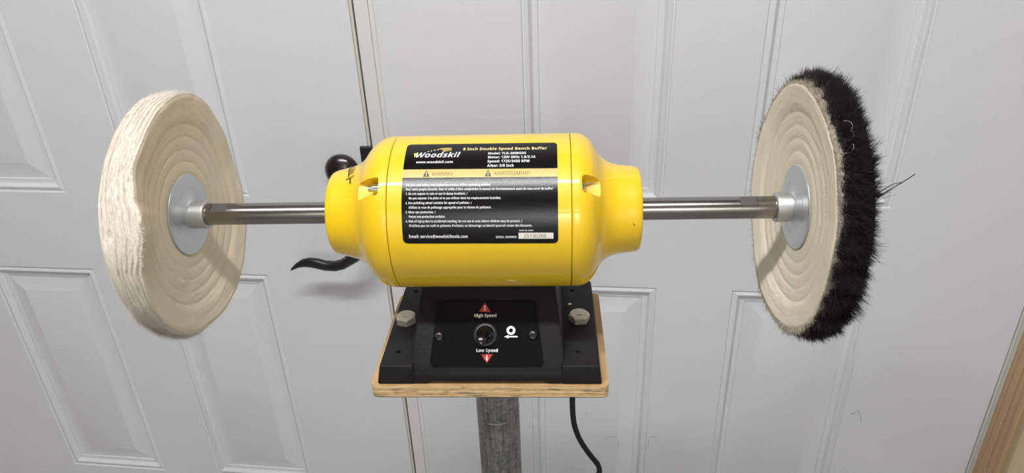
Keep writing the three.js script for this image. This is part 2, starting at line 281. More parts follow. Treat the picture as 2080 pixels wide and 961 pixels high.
// ------------------------------------------------------------------ pedestal
{
  const t = thing('buffer_stand', [0, FLOOR, -0.012], 'galvanized steel pipe stand with a plywood top carrying the yellow buffer', 'stand');
  const s = new THREE.Shape(), x0 = -0.1040, x1 = 0.1052, z0 = -0.0765, z1 = 0.0735, r = 0.007;
  s.moveTo(x0 + r, z0); s.lineTo(x1 - r, z0); s.quadraticCurveTo(x1, z0, x1, z0 + r); s.lineTo(x1, z1 - r); s.quadraticCurveTo(x1, z1, x1 - r, z1); s.lineTo(x0 + r, z1); s.quadraticCurveTo(x0, z1, x0, z1 - r); s.lineTo(x0, z0 + r); s.quadraticCurveTo(x0, z0, x0 + r, z0);
  // edge of the plywood: bands of plies with dark burns and smudges
  const edge = paint(2048, 128, (i, j) => {
    const y = j / 128, wob = 0.05 * (fbm(i / 90, 3, 3) - 0.5), k = Math.floor((y + wob) * 5), inPly = ((y + wob) * 5) % 1;
    let c = k % 2 ? [204, 168, 118] : [224, 192, 144];
    const g = fbm(i / 40, j / 5, 3); c = c.map((v) => v * (0.82 + 0.34 * g));
    if (inPly < 0.10) c = c.map((v) => v * 0.86);
    const burn = fbm(i / 110 + 20, j / 26 + k * 5, 5), d = sm(0.62, 0.80, burn + 0.03 * (k % 2) + (y > 0.78 ? 0.07 : 0));
    c = c.map((v) => lerp(v, 56, d * 0.5)); if (y > 0.94) c = c.map((v) => lerp(v, 44, 0.7));
    return c;
  });
  const et = texOf(edge, true, [1, 1]); et.wrapS = THREE.RepeatWrapping;
  const bg = new THREE.ExtrudeGeometry(s, { depth: 0.0125, bevelEnabled: false, curveSegments: 6 }); bg.rotateX(PI / 2);
  const gg = bg.index ? bg.toNonIndexed() : bg, p = gg.attributes.position, n = gg.attributes.normal, uv = new Float32Array(p.count * 2);
  for (let i = 0; i < p.count; i++) { if (Math.abs(n.getY(i)) > 0.5) { uv[2 * i] = p.getX(i); uv[2 * i + 1] = p.getZ(i); } else { uv[2 * i] = (Math.abs(n.getZ(i)) > 0.5 ? p.getX(i) : p.getZ(i)) * 3.5 + 0.5; uv[2 * i + 1] = 1 + p.getY(i) / 0.0125; } }
  gg.setAttribute('uv', new THREE.BufferAttribute(uv, 2));
  const faces = [[], []]; for (let i = 0; i < p.count; i += 3) faces[Math.abs(n.getY(i)) > 0.5 ? 0 : 1].push(i);
  const sub = (list) => { const g = new THREE.BufferGeometry(); for (const k of ['position', 'normal', 'uv']) { const a = gg.attributes[k], o = []; for (const i of list) for (let q = 0; q < 3; q++) for (let c = 0; c < a.itemSize; c++) o.push(a.array[(i + q) * a.itemSize + c]); g.setAttribute(k, new THREE.Float32BufferAttribute(o, a.itemSize)); } return g; };
  const topM = new THREE.Mesh(mergeGeometries([sub(faces[0]), sub(faces[1])], true), [M.board, std({ map: et, roughness: 0.75, bumpMap: et, bumpScale: 0.0003 })]);
  topM.name = 'plywood_top'; topM.position.y = -0.140 - FLOOR; topM.castShadow = topM.receiveShadow = true; t.add(topM); topM.userData.label = 'plywood top with scorched edges';
  part('steel_plate', box(x1 - x0 - 0.003, 0.0012, z1 - z0 - 0.006, (x0 + x1) / 2, -0.1532 - FLOOR, (z0 + z1) / 2, 0.0005), M.ground, t, 'thin dark steel plate under the plywood');
  const pr = 0.0217, ph = -0.1565 - FLOOR;
  part('pipe_flange', latheY([[0.06, 0], [0.062, -0.002], [0.0605, -0.006], [0.034, -0.008], [0.029, -0.016], [pr, -0.017]], 48).translate(0.0003, -0.1549 - FLOOR, 0).scale(0.62, 1, 0.62), M.galv, t);
  const pg = new THREE.CylinderGeometry(pr, pr, ph, 64, 1, true); pg.translate(0.0003, ph / 2, 0);
  { const u = pg.attributes.uv; for (let i = 0; i < u.count; i++) { u.setX(i, u.getX(i) * 1.0); u.setY(i, u.getY(i) * 6); } }
  M.galv.map.wrapS = M.galv.map.wrapT = THREE.RepeatWrapping;
  part('pipe', pg, M.galv, t, 'mottled galvanized steel pipe');
  part('scratch', new THREE.TorusGeometry(pr + 0.00005, 0.00025, 5, 30, R(52)).rotateX(PI / 2).rotateZ(R(6)).rotateY(R(-62)).translate(0.0003, -0.2335 - FLOOR, 0), M.speck, t, 'pale scratch round the pipe');
  part('foot_plate', latheY([[0, 0.016], [0.03, 0.016], [0.034, 0.010], [0.15, 0.008], [0.154, 0.004], [0.154, 0], [0, 0]].reverse(), 64), M.cast, t);
}

// ------------------------------------------------------------------ the buffer
const buffer = thing('bench_buffer', [0, -0.14, 0], 'bright yellow bench buffer motor with two long steel spindles on a black cast base', 'bench buffer');
const body = new THREE.Group(); body.position.y = 0.14; body.name = 'motor'; buffer.add(body);   // parts of the motor, centred on the spindle
const LS = -0.0705, RS = 0.0725, MR = 0.0648;
part('motor_housing', latheX([[LS + 0.00015, 0.05], [LS + 0.00015, MR - 0.0008], [LS + 0.0005, MR], [RS - 0.0005, MR], [RS - 0.00015, MR - 0.0008], [RS - 0.00015, 0.05]], 160), M.yellow, body);
part('seam', latheX([[LS - 0.002, MR - 0.0012], [RS + 0.002, MR - 0.0012]], 96), M.dark, body);
const POCK = [44, 134, 226, 316];
function bell(side) {
  const raw = side < 0
    ? [[-0.0702, MR], [-0.0765, 0.0647], [-0.0815, 0.0635], [-0.0868, 0.0606], [-0.0925, 0.0553], [-0.0974, 0.0488], [-0.1024, 0.0440], [-0.1085, 0.0408], [-0.1165, 0.0384], [-0.1245, 0.0366]]
    : [[0.0722, MR], [0.0790, 0.0647], [0.0838, 0.0633], [0.0888, 0.0598], [0.0932, 0.0537], [0.0968, 0.0474], [0.1015, 0.0426], [0.1082, 0.0390], [0.1160, 0.0374], [0.1262, 0.0362]];
  const e = side < 0 ? -0.1288 : 0.1302, S = side, x0 = side < 0 ? LS - 0.00015 : RS + 0.00015;
  let pr = [[x0, 0], [x0, MR - 0.0008], [x0 + S * 0.0004, MR - 0.0001], ...smoothProfile([[x0 + S * 0.0016, MR], ...raw.slice(1)], 48), [e - S * 0.0022, 0.0357], [e - S * 0.0009, 0.0351], [e - S * 0.0002, 0.0341], [e, 0.0330], [e, 0.0150], [e - S * 0.003, 0.0142], [e - S * 0.003, 0]];
  if (side < 0) pr = pr.reverse();
  const g = latheX(pr, 160), w = side < 0 ? -0.0772 : 0.0805;
  const tools = POCK.map((d) => { const b = new RoundedBoxGeometry(0.030, 0.0148, 0.022, 4, side < 0 ? 0.0022 : 0.0034); b.translate(w + side * 0.015, 0, 0.0495 + 0.011); b.rotateX(-R(d)); return b; });
  const out = cut(g, ...tools);
  part('end_bell', out, M.yellow, body);
  for (const d of POCK) {
    const put = (q, r) => q.translate(0, 0, r).rotateX(-R(d));
    const sc = new THREE.Group(); sc.name = 'housing_screw'; body.add(sc);
    if (side < 0) { // long stud with a hex nut
      const nut = new THREE.CylinderGeometry(0.0048, 0.0048, 0.0050, 6).rotateZ(PI / 2); part('nut', put(nut.translate(w - 0.0024, 0, 0), 0.0575), M.chrome, sc);
      part('washer', put(new THREE.CylinderGeometry(0.0052, 0.0052, 0.0009, 24).rotateZ(PI / 2).translate(w - 0.0003, 0, 0), 0.0575), M.chrome, sc);
      const th = []; for (let k = 0; k <= 24; k++) th.push([w - 0.0092 + k * 0.00032, 0.0022 + (k % 2 ? 0.00022 : 0)]); th.unshift([w - 0.0094, 0]);
      part('stud', put(latheX(th, 16), 0.0575), M.chrome, sc);
    } else { part('screw_head', put(latheX([[w, 0.0042], [w + 0.0008, 0.0042], [w + 0.0022, 0.0034], [w + 0.0030, 0.0018], [w + 0.0031, 0]], 24), 0.0560), M.chrome, sc); 
      part('cross_slot', put(mergeGeometries([new THREE.BoxGeometry(0.0006, 0.0042, 0.0009), new THREE.BoxGeometry(0.0006, 0.0009, 0.0042)]).translate(w + 0.0030, 0, 0), 0.0560), M.dark, sc); }
  }
}
bell(-1); bell(1);
for (const s of [-1, 1]) {   // spindle with wrench flats, collar and clamping flange
  const a = [0.124, 0.2615];
  let pr = [[s * a[0], 0], [s * a[0], 0.0095], [s * 0.2425, 0.0095], [s * 0.2432, 0.0090], [s * 0.2432, 0.0079], [s * 0.288, 0.0079], [s * 0.2895, 0.0066], [s * 0.2895, 0]]; if (s < 0) pr = pr.reverse();
  const g = latheX(pr, 64), fl = 0.0082, fx = s < 0 ? -0.2305 : 0.2205;
  const f1 = new THREE.BoxGeometry(0.0145, 0.004, 0.03).translate(fx, fl + 0.002, 0).rotateX(R(24)), f2 = new THREE.BoxGeometry(0.0145, 0.004, 0.03).translate(fx, -fl - 0.002, 0).rotateX(R(24));
  part('spindle', cut(g, f1, f2), M.steel, body);
  for (const q of [1, -1]) part('wrench_flat', new THREE.BoxGeometry(0.0143, 0.0002, 0.0092).translate(fx, q * (fl + 0.00005), 0).rotateX(R(24)), M.ground, body);
  const rev = (p) => (s < 0 ? p.map(([x, r]) => [-x, r]).reverse() : p);
  part('collar', latheX(rev([[0.2425, 0.0096], [0.2425, 0.0112], [0.2433, 0.0122], [0.2442, 0.0125], [0.2545, 0.0125], [0.2553, 0.0121], [0.2555, 0.0112]]), 64), M.alloy, body);
  part('inner_flange', latheX(rev([[0.2552, 0.0100], [0.2552, 0.0113], [0.2566, 0.0116], [0.2578, 0.0135], [0.2588, 0.0180], [0.2592, 0.0215], [0.2586, 0.0232], [0.2588, 0.0250], [0.2592, 0.0346], [0.2598, 0.0352], [0.2606, 0.0350], [0.2612, 0.0340], [0.2612, 0.0082]]), 96), M.zinc, body);
  part('outer_flange', latheX(rev([[0.2728, 0.0082], [0.2728, 0.0340], [0.2736, 0.0352], [0.2744, 0.0346], [0.2750, 0.0200], [0.2775, 0.0140], [0.2775, 0.0082]]), 64), M.zinc, body);
  part('arbor_nut', new THREE.CylinderGeometry(0.0135, 0.0135, 0.0085, 6).rotateZ(PI / 2).translate(s * 0.2818, 0, 0), M.zinc, body);
}
part('paint_chip', new THREE.CapsuleGeometry(0.0003, 0.0018, 3, 6).rotateZ(R(35)), M.dark, body, 'tiny dark paint chip').position.set(0.1228, 0.0037, 0.0364);
// name plate: a printed film wrapped on the housing
{
  const W = 1800, H = 1330, c = canvas(W, H), x = c.getContext('2d');
  const X = (px) => (px - 45) / (1980 - 45) * W;
  x.fillStyle = '#0b0a0a'; x.fillRect(0, 0, W, H);
  const txt = (s, px, y, size, wpx, col, font = 'bold', skew = 0) => { x.save(); x.fillStyle = col; x.font = font + ' ' + size + 'px sans-serif'; const m = x.measureText(s).width; x.translate(px, y); x.transform(1, 0, skew, 1, 0, 0); x.scale(wpx / m, 1); x.fillText(s, 0, 0); x.restore(); };
  // logo: script name with a fan of stripes above
  x.save(); x.strokeStyle = x.fillStyle = '#e8d9a6';
  for (let k = 0; k < 5; k++) { x.beginPath(); x.ellipse(270 + k * 34 + k * k * 1.5, 158 - k * 12, 9 + k * 2, 8, -0.5, 0, 7); x.fillStyle = k < 3 ? '#f2ecd8' : '#e8d9a6'; x.fill(); }
  x.fillStyle = '#e0c26a'; x.beginPath(); x.moveTo(390, 108); x.quadraticCurveTo(470, 74, 545, 90); x.lineTo(548, 140); x.lineTo(440, 166); x.quadraticCurveTo(462, 120, 390, 108); x.fill();
  x.strokeStyle = '#0b0a0a'; x.lineWidth = 6; for (let k = 0; k < 4; k++) { x.beginPath(); x.moveTo(430 + k * 6, 104 + k * 15); x.quadraticCurveTo(490, 92 + k * 15, 552, 96 + k * 15); x.stroke(); }
  x.restore();
  txt('Woodskil', 112, 260, 118, 532, '#fbfaf6', 'bold', -0.28);
  x.fillStyle = '#f0cf62'; x.beginPath(); x.moveTo(100, 186); x.lineTo(152, 186); x.lineTo(128, 236); x.lineTo(116, 262); x.closePath(); x.fill();
  txt('www.woodskil.com', 142, 352, 52, 440, '#f4f4f2');
  txt('8 Inch Double Speed Bench Buffer', 682, 142, 72, 1000, '#f6e39a');
  [['Model: TLG-2008GDS', 452], ['Motor: 120V 60Hz 1.8/3.1A', 562], ['Speed: 1725/3450 RPM', 495], ['Arbor: 5/8 Inch', 312]].forEach(([s, w], k) => txt(s, 984, 222 + k * 64, 56, w, '#f6f6f4'));
  x.fillStyle = '#dfbf7c'; x.fillRect(0, 440, W, 110);
  const tri = (cx) => { x.fillStyle = '#5c5546'; x.beginPath(); x.moveTo(cx, 452); x.lineTo(cx + 40, 540); x.lineTo(cx - 40, 540); x.closePath(); x.fill(); x.fillStyle = '#f7eec8'; x.fillRect(cx - 5, 480, 10, 32); x.fillRect(cx - 5, 518, 10, 10); };
  tri(278); tri(998); txt('WARNING!', 342, 525, 66, 248, '#6a5f48', ''); txt('AVERTISSEMENT!', 1066, 525, 66, 418, '#6a5f48', '');
  [['For your own safety read instruction manual before operating polisher.', 46, 990], ['Pour votre propre sécurité, lisez et veillez à bien comprendre le manuel de fonctionnement avant de vous servir du buffer!', 46, 1700], ['1. Do not expose to rain or use in damp locations. /', 46, 720], ['Ne pas exposer à la pluie ni ne pas utiliser dans les emplacements humides.', 82, 1070],
    ['2. Use polishing wheel suitable for speed of polisher. /', 46, 770], ['Utilisez la roue de polissage appropriée pour la vitesse de polisseur.', 82, 960], ['3. Wear eye protection. /', 46, 350], ['Portez une protection oculaire.', 82, 426], ['4. Risk of injury due to accidental starting. Do not use in area where children may be present. /', 46, 1345], ["N'utilisez pas cet outil en présence d'enfants; un démarrage accidentel pourrait causer des blessures.", 82, 1424]]
    .forEach(([s, px, w], k) => txt(s, px, 655 + k * 52.5 + (k > 3 ? 2 : 0), 40, w, '#ecebe8'));
  txt('Email: service@woodskiltools.com', 70, 1262, 54, 690, '#f2f1ee'); txt('SERIAL NUMBER:', 1080, 1265, 38, 248, '#e8e8e4');
  txt('MADE IN CHINA', 1352, 1182, 24, 166, '#e0e0dc');
  x.fillStyle = '#e6e1d8'; x.fillRect(1344, 1200, 402, 74); txt('25130260', 1402, 1262, 64, 262, '#4a463f', '');
  const tx = texOf(c);
  const grain = texOf(grey(420, 310, () => rnd()), false);
  const mat = phys({ map: tx, roughness: 0.22, bumpMap: grain, bumpScale: 0.000045, specularIntensity: 0.7 });
  // patch of the cylinder with rounded corners, thickness 0.3 mm
  const rad = MR + 0.0003, nx = 60, ny = 60, pos = [], uv = [], idx = [], rc = 0.0035;
  const a0 = 81.6, a1 = 2.9, arc = R(a0 - a1) * rad, wid = 0.1202;
  for (let j = 0; j <= ny; j++) for (let i = 0; i <= nx; i++) {
    let v = j / ny, dy = Math.min(v, 1 - v) * arc, inset = dy < rc ? rc - Math.sqrt(Math.max(0, rc * rc - (rc - dy) ** 2)) : 0;
    const vv = v < 0.08 ? 0.08 * (v / 0.08) ** 1.6 : v > 0.92 ? 1 - 0.08 * ((1 - v) / 0.08) ** 1.6 : v; dy = Math.min(vv, 1 - vv) * arc; inset = dy < rc ? rc - Math.sqrt(Math.max(0, rc * rc - (rc - dy) ** 2)) : 0;
    const lx = inset + (wid - 2 * inset) * i / nx, u = lx / wid, an = R(lerp(a0, a1, vv) - 0.9 * (u - 0.5));
    pos.push(-0.0583 + lx, rad * Math.sin(an), rad * Math.cos(an)); uv.push(u, 1 - vv);
  }
  for (let j = 0; j < ny; j++) for (let i = 0; i < nx; i++) { const a = j * (nx + 1) + i; idx.push(a, a + nx + 1, a + 1, a + 1, a + nx + 1, a + nx + 2); }
  const g = new THREE.BufferGeometry(); g.setAttribute('position', new THREE.Float32BufferAttribute(pos, 3)); g.setAttribute('uv', new THREE.Float32BufferAttribute(uv, 2)); g.setIndex(idx); g.computeVertexNormals();
  part('name_plate', g, mat, body, 'black printed name plate with a yellow warning band');
  // handwritten letters stacked on the left end bell
  const lc = canvas(128, 512), y = lc.getContext('2d'); y.strokeStyle = '#17140f'; y.lineWidth = 15; y.lineCap = 'round'; y.lineJoin = 'round';
  const st = (pts) => { y.beginPath(); pts.forEach(([p, q], i) => (i ? y.lineTo(p, q) : y.moveTo(p, q))); y.stroke(); };
  st([[24, 12], [20, 100], [104, 96]]); st([[108, 136], [24, 140], [20, 226], [108, 222]]); st([[24, 180], [92, 178]]); st([[112, 258], [28, 264], [34, 350]]); st([[30, 304], [100, 300]]); st([[10, 396], [118, 380]]); st([[66, 388], [76, 492]]);
  const lm = std({ map: texOf(lc), alphaTest: 0.5, roughness: 0.5 });
  const q = { pos: [], uv: [], idx: [] };
  for (let j = 0; j <= 24; j++) for (let i = 0; i <= 8; i++) { const xx = lerp(-0.1140, -0.1062, i / 8) + j / 24 * 0.003, rr0 = lerp(0.0396, 0.0434, sm(-0.112, -0.1025, xx)) + 0.0009, an = R(lerp(104, 57, j / 24)); q.pos.push(xx, rr0 * Math.sin(an), rr0 * Math.cos(an)); q.uv.push(i / 8, 1 - j / 24); }
  for (let j = 0; j < 24; j++) for (let i = 0; i < 8; i++) { const a = j * 9 + i; q.idx.push(a, a + 9, a + 1, a + 1, a + 9, a + 10); }
  const lg = new THREE.BufferGeometry(); lg.setAttribute('position', new THREE.Float32BufferAttribute(q.pos, 3)); lg.setAttribute('uv', new THREE.Float32BufferAttribute(q.uv, 2)); lg.setIndex(q.idx); lg.computeVertexNormals();
  part('marker_lettering', lg, lm, body, 'black hand-written LEFT');
}
// cast base
{
  const foot = (s) => {
    const xi = s * 0.0660, xo = s < 0 ? -0.0942 : 0.0965, xb = s < 0 ? -0.0975 : 0.0990, r = 0.0016, c = [], pad = [];
    for (const z of [-0.0815 + r, 0.0592 - r]) { c.push([xi, -0.12 - r, z], [xo - s * r, -0.12 - r, z], [xb - s * r, -0.14 + r, z], [xi, -0.14 + r, z]); const zp = z > 0 ? z - 0.0004 : z + 0.0004; pad.push([s * 0.078, -0.134, zp], [s * 0.078, -0.1399 + r, zp], [s * 0.055, -0.1399 + r, zp], [s * 0.050, -0.137, zp]); }
    let g = metreUV(roundedHull(c, r)); const under = metreUV(roundedHull(pad, r));
    const holes = [[s < 0 ? -0.0806 : 0.0785, 0.0385], [s < 0 ? -0.0818 : 0.0768, -0.0625]].map(([x, z]) => new THREE.CylinderGeometry(0.0021, 0.0021, 0.01, 20).translate(x, -0.12, z));
    g = cut(g, ...holes); return mergeGeometries([g, under].map((q) => (q.index ? q.toNonIndexed() : q)));
  };
  const zf = 0.0575, hull = [], r = 0.002;
  for (const sx of [-1, 1]) { const u = sx * (0.0672 - r);
    for (const [y, z] of [[-0.1372 + r, 0.0594 - r], [-0.1340, 0.0594 - r], [-0.1300, 0.0586 - r], [-0.1255, 0.0567 - r], [-0.1205, 0.0531 - r]]) hull.push([u, y, z], [u, y, -0.0225 - (z + r) - r * 0]);
    hull.push([sx * (0.0572 - r), -0.052, zf - 0.0622 - r], [sx * (0.0572 - r), -0.052, -0.0225 + r]); }
  for (const s of [-1, 1]) part('mounting_foot', foot(s), M.castSmooth, buffer).position.y = 0.14;
  part('base_casting', metreUV(roundedHull(hull, r)), M.cast, buffer, 'black textured cast iron base').position.y = 0.14;
  // hex bolts through the feet
  [[-0.0822, -0.0095, 12, '7N'], [0.0818, -0.0112, 38, 'KZE']].forEach(([x, z, a, mark]) => {
    const b = new THREE.Group(); b.name = 'mounting_bolt'; b.position.set(x, 0.02, z); b.rotation.y = R(a); buffer.add(b);
    // hexagon with its corners turned off at the top
    const hex = new THREE.CylinderGeometry(0.0102, 0.0102, 0.0070, 6, 1).translate(0, 0.0035, 0); 
    const top = new THREE.LatheGeometry([[0.0400, 0.03], [0.0081, 0.00705], [0.0121, 0.0030], [0.04, -0.025], [0.04, 0.03]].map(([p, q]) => new THREE.Vector2(p, q)), 48);
    part('bolt_head', toCreasedNormals(cut(hex, top), R(20)), M.bolt, b);
    const mc = canvas(128, 64), q = mc.getContext('2d'); q.fillStyle = '#3c382f'; q.font = 'bold 44px sans-serif'; q.textAlign = 'center'; q.fillText(mark, 64, 48);
    const pl = new THREE.PlaneGeometry(0.0080, 0.0040).rotateX(-PI / 2).translate(0, 0.0071, 0.003).rotateY(-R(a)); part('stamped_mark', pl, std({ map: texOf(mc), alphaTest: 0.5, roughness: 0.6 }), b);
  });
  part('paint_speck', new THREE.SphereGeometry(0.002, 20, 10).scale(1, 0.12, 0.85), M.speck, buffer, 'white paint speck').position.set(0.0738, 0.0202, -0.0374);
  // switch plate on the sloping front: local frame with its origin at the bend of the casting, v up the slope
  const sp = new THREE.Group(); sp.name = 'switch_plate'; sp.position.set(0, 0.14 - 0.126, zf); sp.rotation.x = -R(40); buffer.add(sp);
  const B = [-0.0502, 0.0490, 0.0034], Tt = [-0.0447, 0.0418, 0.0604], rc = 0.0048;
  const corners = [[B[0], B[2]], [B[1], B[2]], [Tt[1], Tt[2]], [Tt[0], Tt[2]]], sh = new THREE.Shape();
  corners.forEach((p, i) => { const a = new THREE.Vector2(...p), q = new THREE.Vector2(...corners[(i + 3) % 4]).sub(a).setLength(rc).add(a), n = new THREE.Vector2(...corners[(i + 1) % 4]).sub(a).setLength(rc).add(a); i ? sh.lineTo(q.x, q.y) : sh.moveTo(q.x, q.y); sh.quadraticCurveTo(a.x, a.y, n.x, n.y); }); sh.closePath();
  const pg = new THREE.ExtrudeGeometry(sh, { depth: 0.0010, bevelEnabled: true, bevelSize: 0.0003, bevelThickness: 0.0003, bevelSegments: 2, curveSegments: 8 }); pg.translate(0, 0, 0.0004);
  part('plate', pg, phys({ color: srgb(12, 12, 12), roughness: 0.18, specularIntensity: 0.6 }), sp);
  // print on the plate
  const W = 1024, H = 640, mm = 0.1 / 1024, c = canvas(W, H), x = c.getContext('2d');
  const P = (u, v) => [(u + 0.0507) / mm, (0.0620 - v) / mm];
  const tri = (a, b, d, bar) => { x.fillStyle = '#c6302c'; x.beginPath(); [a, b, d].forEach((p, i) => { const q = P(...p); i ? x.lineTo(...q) : x.moveTo(...q); }); x.closePath(); x.fill(); x.fillStyle = '#dcc0bc'; const q = P(...bar); x.beginPath(); x.roundRect(q[0] - 8, q[1] - 27, 16, 54, 7); x.fill(); };
  tri([-0.0026, 0.0588], [-0.0079, 0.0507], [0.0026, 0.0507], [-0.0026, 0.0541]); tri([-0.0004, 0.0064], [-0.0056, 0.0139], [0.0048, 0.0139], [-0.0004, 0.0110]);
  const txt = (s, u, v, wid, size) => { x.save(); x.fillStyle = '#dededc'; x.font = 'bold ' + size + 'px sans-serif'; const m = x.measureText(s).width, q = P(u, v); x.translate(...q); x.scale(wid / mm / m, 1); x.fillText(s, -m / 2, 0); x.strokeStyle = '#dededc'; x.lineWidth = 1.6; x.strokeText(s, -m / 2, 0); x.restore(); };
  txt('High Speed', -0.0021, 0.0462, 0.0202, 40); txt('Low Speed', -0.0003, 0.0158, 0.0192, 40);
  x.strokeStyle = '#f1f1ee'; x.lineWidth = 22; { const q = P(0.0205, 0.0344); x.beginPath(); x.ellipse(q[0], q[1], 29, 29, 0, 0, 7); x.stroke(); const a = P(0.0150, 0.0290), b = P(0.0258, 0.0290); x.lineWidth = 14; x.lineCap = 'round'; x.beginPath(); x.moveTo(a[0] + 18, a[1]); x.lineTo(...b); x.stroke(); x.fillStyle = '#f1f1ee'; x.beginPath(); x.moveTo(a[0] - 6, a[1]); x.lineTo(a[0] + 34, a[1] - 16); x.lineTo(a[0] + 34, a[1] + 16); x.closePath(); x.fill(); }
  const pp = new THREE.PlaneGeometry(0.1, 0.0625).translate(-0.0507 + 0.05, 0.0620 - 0.03125, 0.00178);
  part('printed_legend', pp, std({ map: texOf(c), alphaTest: 0.45, roughness: 0.45 }), sp, 'white and red speed legend');
  for (const [u, v] of [[-0.0425, 0.0292], [0.0394, 0.0303]]) {
    const arm = (a) => new THREE.BoxGeometry(0.0044, 0.0011, 0.004).rotateZ(a).translate(0, 0, 0.0042);
    const m = part('plate_screw', toCreasedNormals(cut(mergeVertices(latheY([[0, 0], [0.0043, 0], [0.0043, 0.0009], [0.0039, 0.0021], [0.0030, 0.0031], [0.0015, 0.0037], [0, 0.0038]], 32).rotateX(PI / 2), 1e-8), arm(0), arm(PI / 2)), R(30)), M.screwBlack, sp); m.position.set(u, v, 0.0017); m.rotation.z = R(20);
  }
  // toggle: knurled nut, rubber boot with a ribbed lever hanging down to the low side
  const tg = new THREE.Group(); tg.name = 'toggle_switch'; tg.position.set(-0.0018, 0.14 - 0.126 + 0.0306 * Math.sin(R(50)), zf - 0.0306 * Math.cos(R(50))); tg.rotation.x = -R(40); buffer.add(tg);
  const nutG = latheY([[0, 0.0044], [0.0080, 0.0044], [0.0094, 0.0043], [0.0100, 0.0036], [0.0102, 0.0016]].reverse(), 64).rotateX(PI / 2);
  const kn = []; for (let k = 0; k < 56; k++) kn.push(new THREE.BoxGeometry(0.0006, 0.0006, 0.0026).rotateZ(k / 56 * 2 * PI + PI / 4).translate(0.0101 * Math.cos(k / 56 * 2 * PI), 0.0101 * Math.sin(k / 56 * 2 * PI), 0.0030));
  part('knurled_nut', [nutG, ...kn], M.nut, tg);
  
  const prof = [[0, 0.0205], [0.0022, 0.0204], [0.0038, 0.0196], [0.0046, 0.0180], [0.0045, 0.0166], [0.0038, 0.0152], [0.0045, 0.0142], [0.0039, 0.0130], [0.0047, 0.0119], [0.0041, 0.0108], [0.0051, 0.0096], [0.0047, 0.0087], [0.0060, 0.0074], [0.0072, 0.0060], [0.0080, 0.0043]].reverse();
  const boot = latheY(prof, 40).rotateX(PI / 2); { // bend the upper part of the boot down the slope
    const p = boot.attributes.position; for (let i = 0; i < p.count; i++) { const z = p.getZ(i), k = sm(0.0045, 0.011, z), b = k * (z - 0.0045); p.setXYZ(i, p.getX(i) - 0.16 * b, p.getY(i) - 0.42 * b, z - 0.08 * b); } boot.computeVertexNormals(); }
  part('rubber_boot', boot, M.boot, tg);
}
// power cord from the back of the base, past the pipe, down to the floor
{
  const y = (v) => v + 0.14;
  part('strain_relief', latheY([[0, 0.02], [0.0045, 0.02], [0.006, 0.004], [0.0085, 0.002], [0.0085, 0], [0, 0]].reverse(), 24).rotateX(-PI / 2).translate(0.055, y(-0.118), -0.080), M.rubber, buffer);
  part('power_cord', tube([[0.055, y(-0.118), -0.078], [0.057, y(-0.119), -0.104], [0.066, y(-0.135), -0.118], [0.075, y(-0.19), -0.112], [0.0795, y(-0.262), -0.103], [0.0789, y(-0.300), -0.100], [0.0812, y(-0.331), -0.100], [0.0868, y(-0.352), -0.100], [0.0948, y(-0.3695), -0.100], [0.1040, y(-0.3855), -0.100], [0.1108, y(-0.3965), -0.100], [0.1128, y(-0.408), -0.100], [0.108, y(-0.425), -0.104], [0.096, y(-0.52), -0.11], [0.085, y(-0.75), -0.12], [0.09, y(-1.0), -0.13], [0.12, y(-1.105), -0.11], [0.22, y(-1.1165), -0.03], [0.42, y(-1.1165), 0.02], [0.62, y(-1.1165), -0.06]], 0.0033, 260, 12), M.rubber, buffer, 'black power cord');
  part('power_plug', box(0.045, 0.024, 0.022, 0.64, y(FLOOR + 0.0125), -0.068, 0.005), M.rubber, buffer);
}

// ------------------------------------------------------------------ buffing wheels
function interp(tab, a) { // periodic in degrees
  a = ((a % 360) + 360) % 360; for (let i = 0; i < tab.length; i++) { const p = tab[i], q = tab[(i + 1) % tab.length], d = ((q[0] - p[0]) % 360 + 360) % 360, t = ((a - p[0]) % 360 + 360) % 360; if (t <= d) { const s = t / d, e = s * s * (3 - 2 * s); return lerp(p[1], q[1], e); } } return tab[0][1];
}
const WR = 0.1035, RINGS = [0.0465, 0.0570, 0.0680, 0.0790];
function gridGeo(nu, nv, f, wrapU = true) {
  const pos = [], uv = [], idx = [];
  for (let j = 0; j <= nv; j++) for (let i = 0; i <= nu; i++) { const [p, t] = f(i / nu, j / nv); pos.push(...p); uv.push(...t); }
  for (let j = 0; j < nv; j++) for (let i = 0; i < nu; i++) { const a = j * (nu + 1) + i; idx.push(a, a + 1, a + nu + 1, a + 1, a + nu + 2, a + nu + 1); }
  const g = new THREE.BufferGeometry(); g.setAttribute('position', new THREE.Float32BufferAttribute(pos, 3)); g.setAttribute('uv', new THREE.Float32BufferAttribute(uv, 2)); g.setIndex(idx); g.computeVertexNormals();
  if (wrapU) { const n = g.attributes.normal; for (let j = 0; j <= nv; j++) { const a = j * (nu + 1), b = a + nu, v = new THREE.Vector3(n.getX(a) + n.getX(b), n.getY(a) + n.getY(b), n.getZ(a) + n.getZ(b)).normalize(); n.setXYZ(a, v.x, v.y, v.z); n.setXYZ(b, v.x, v.y, v.z); } }
  return g;
}
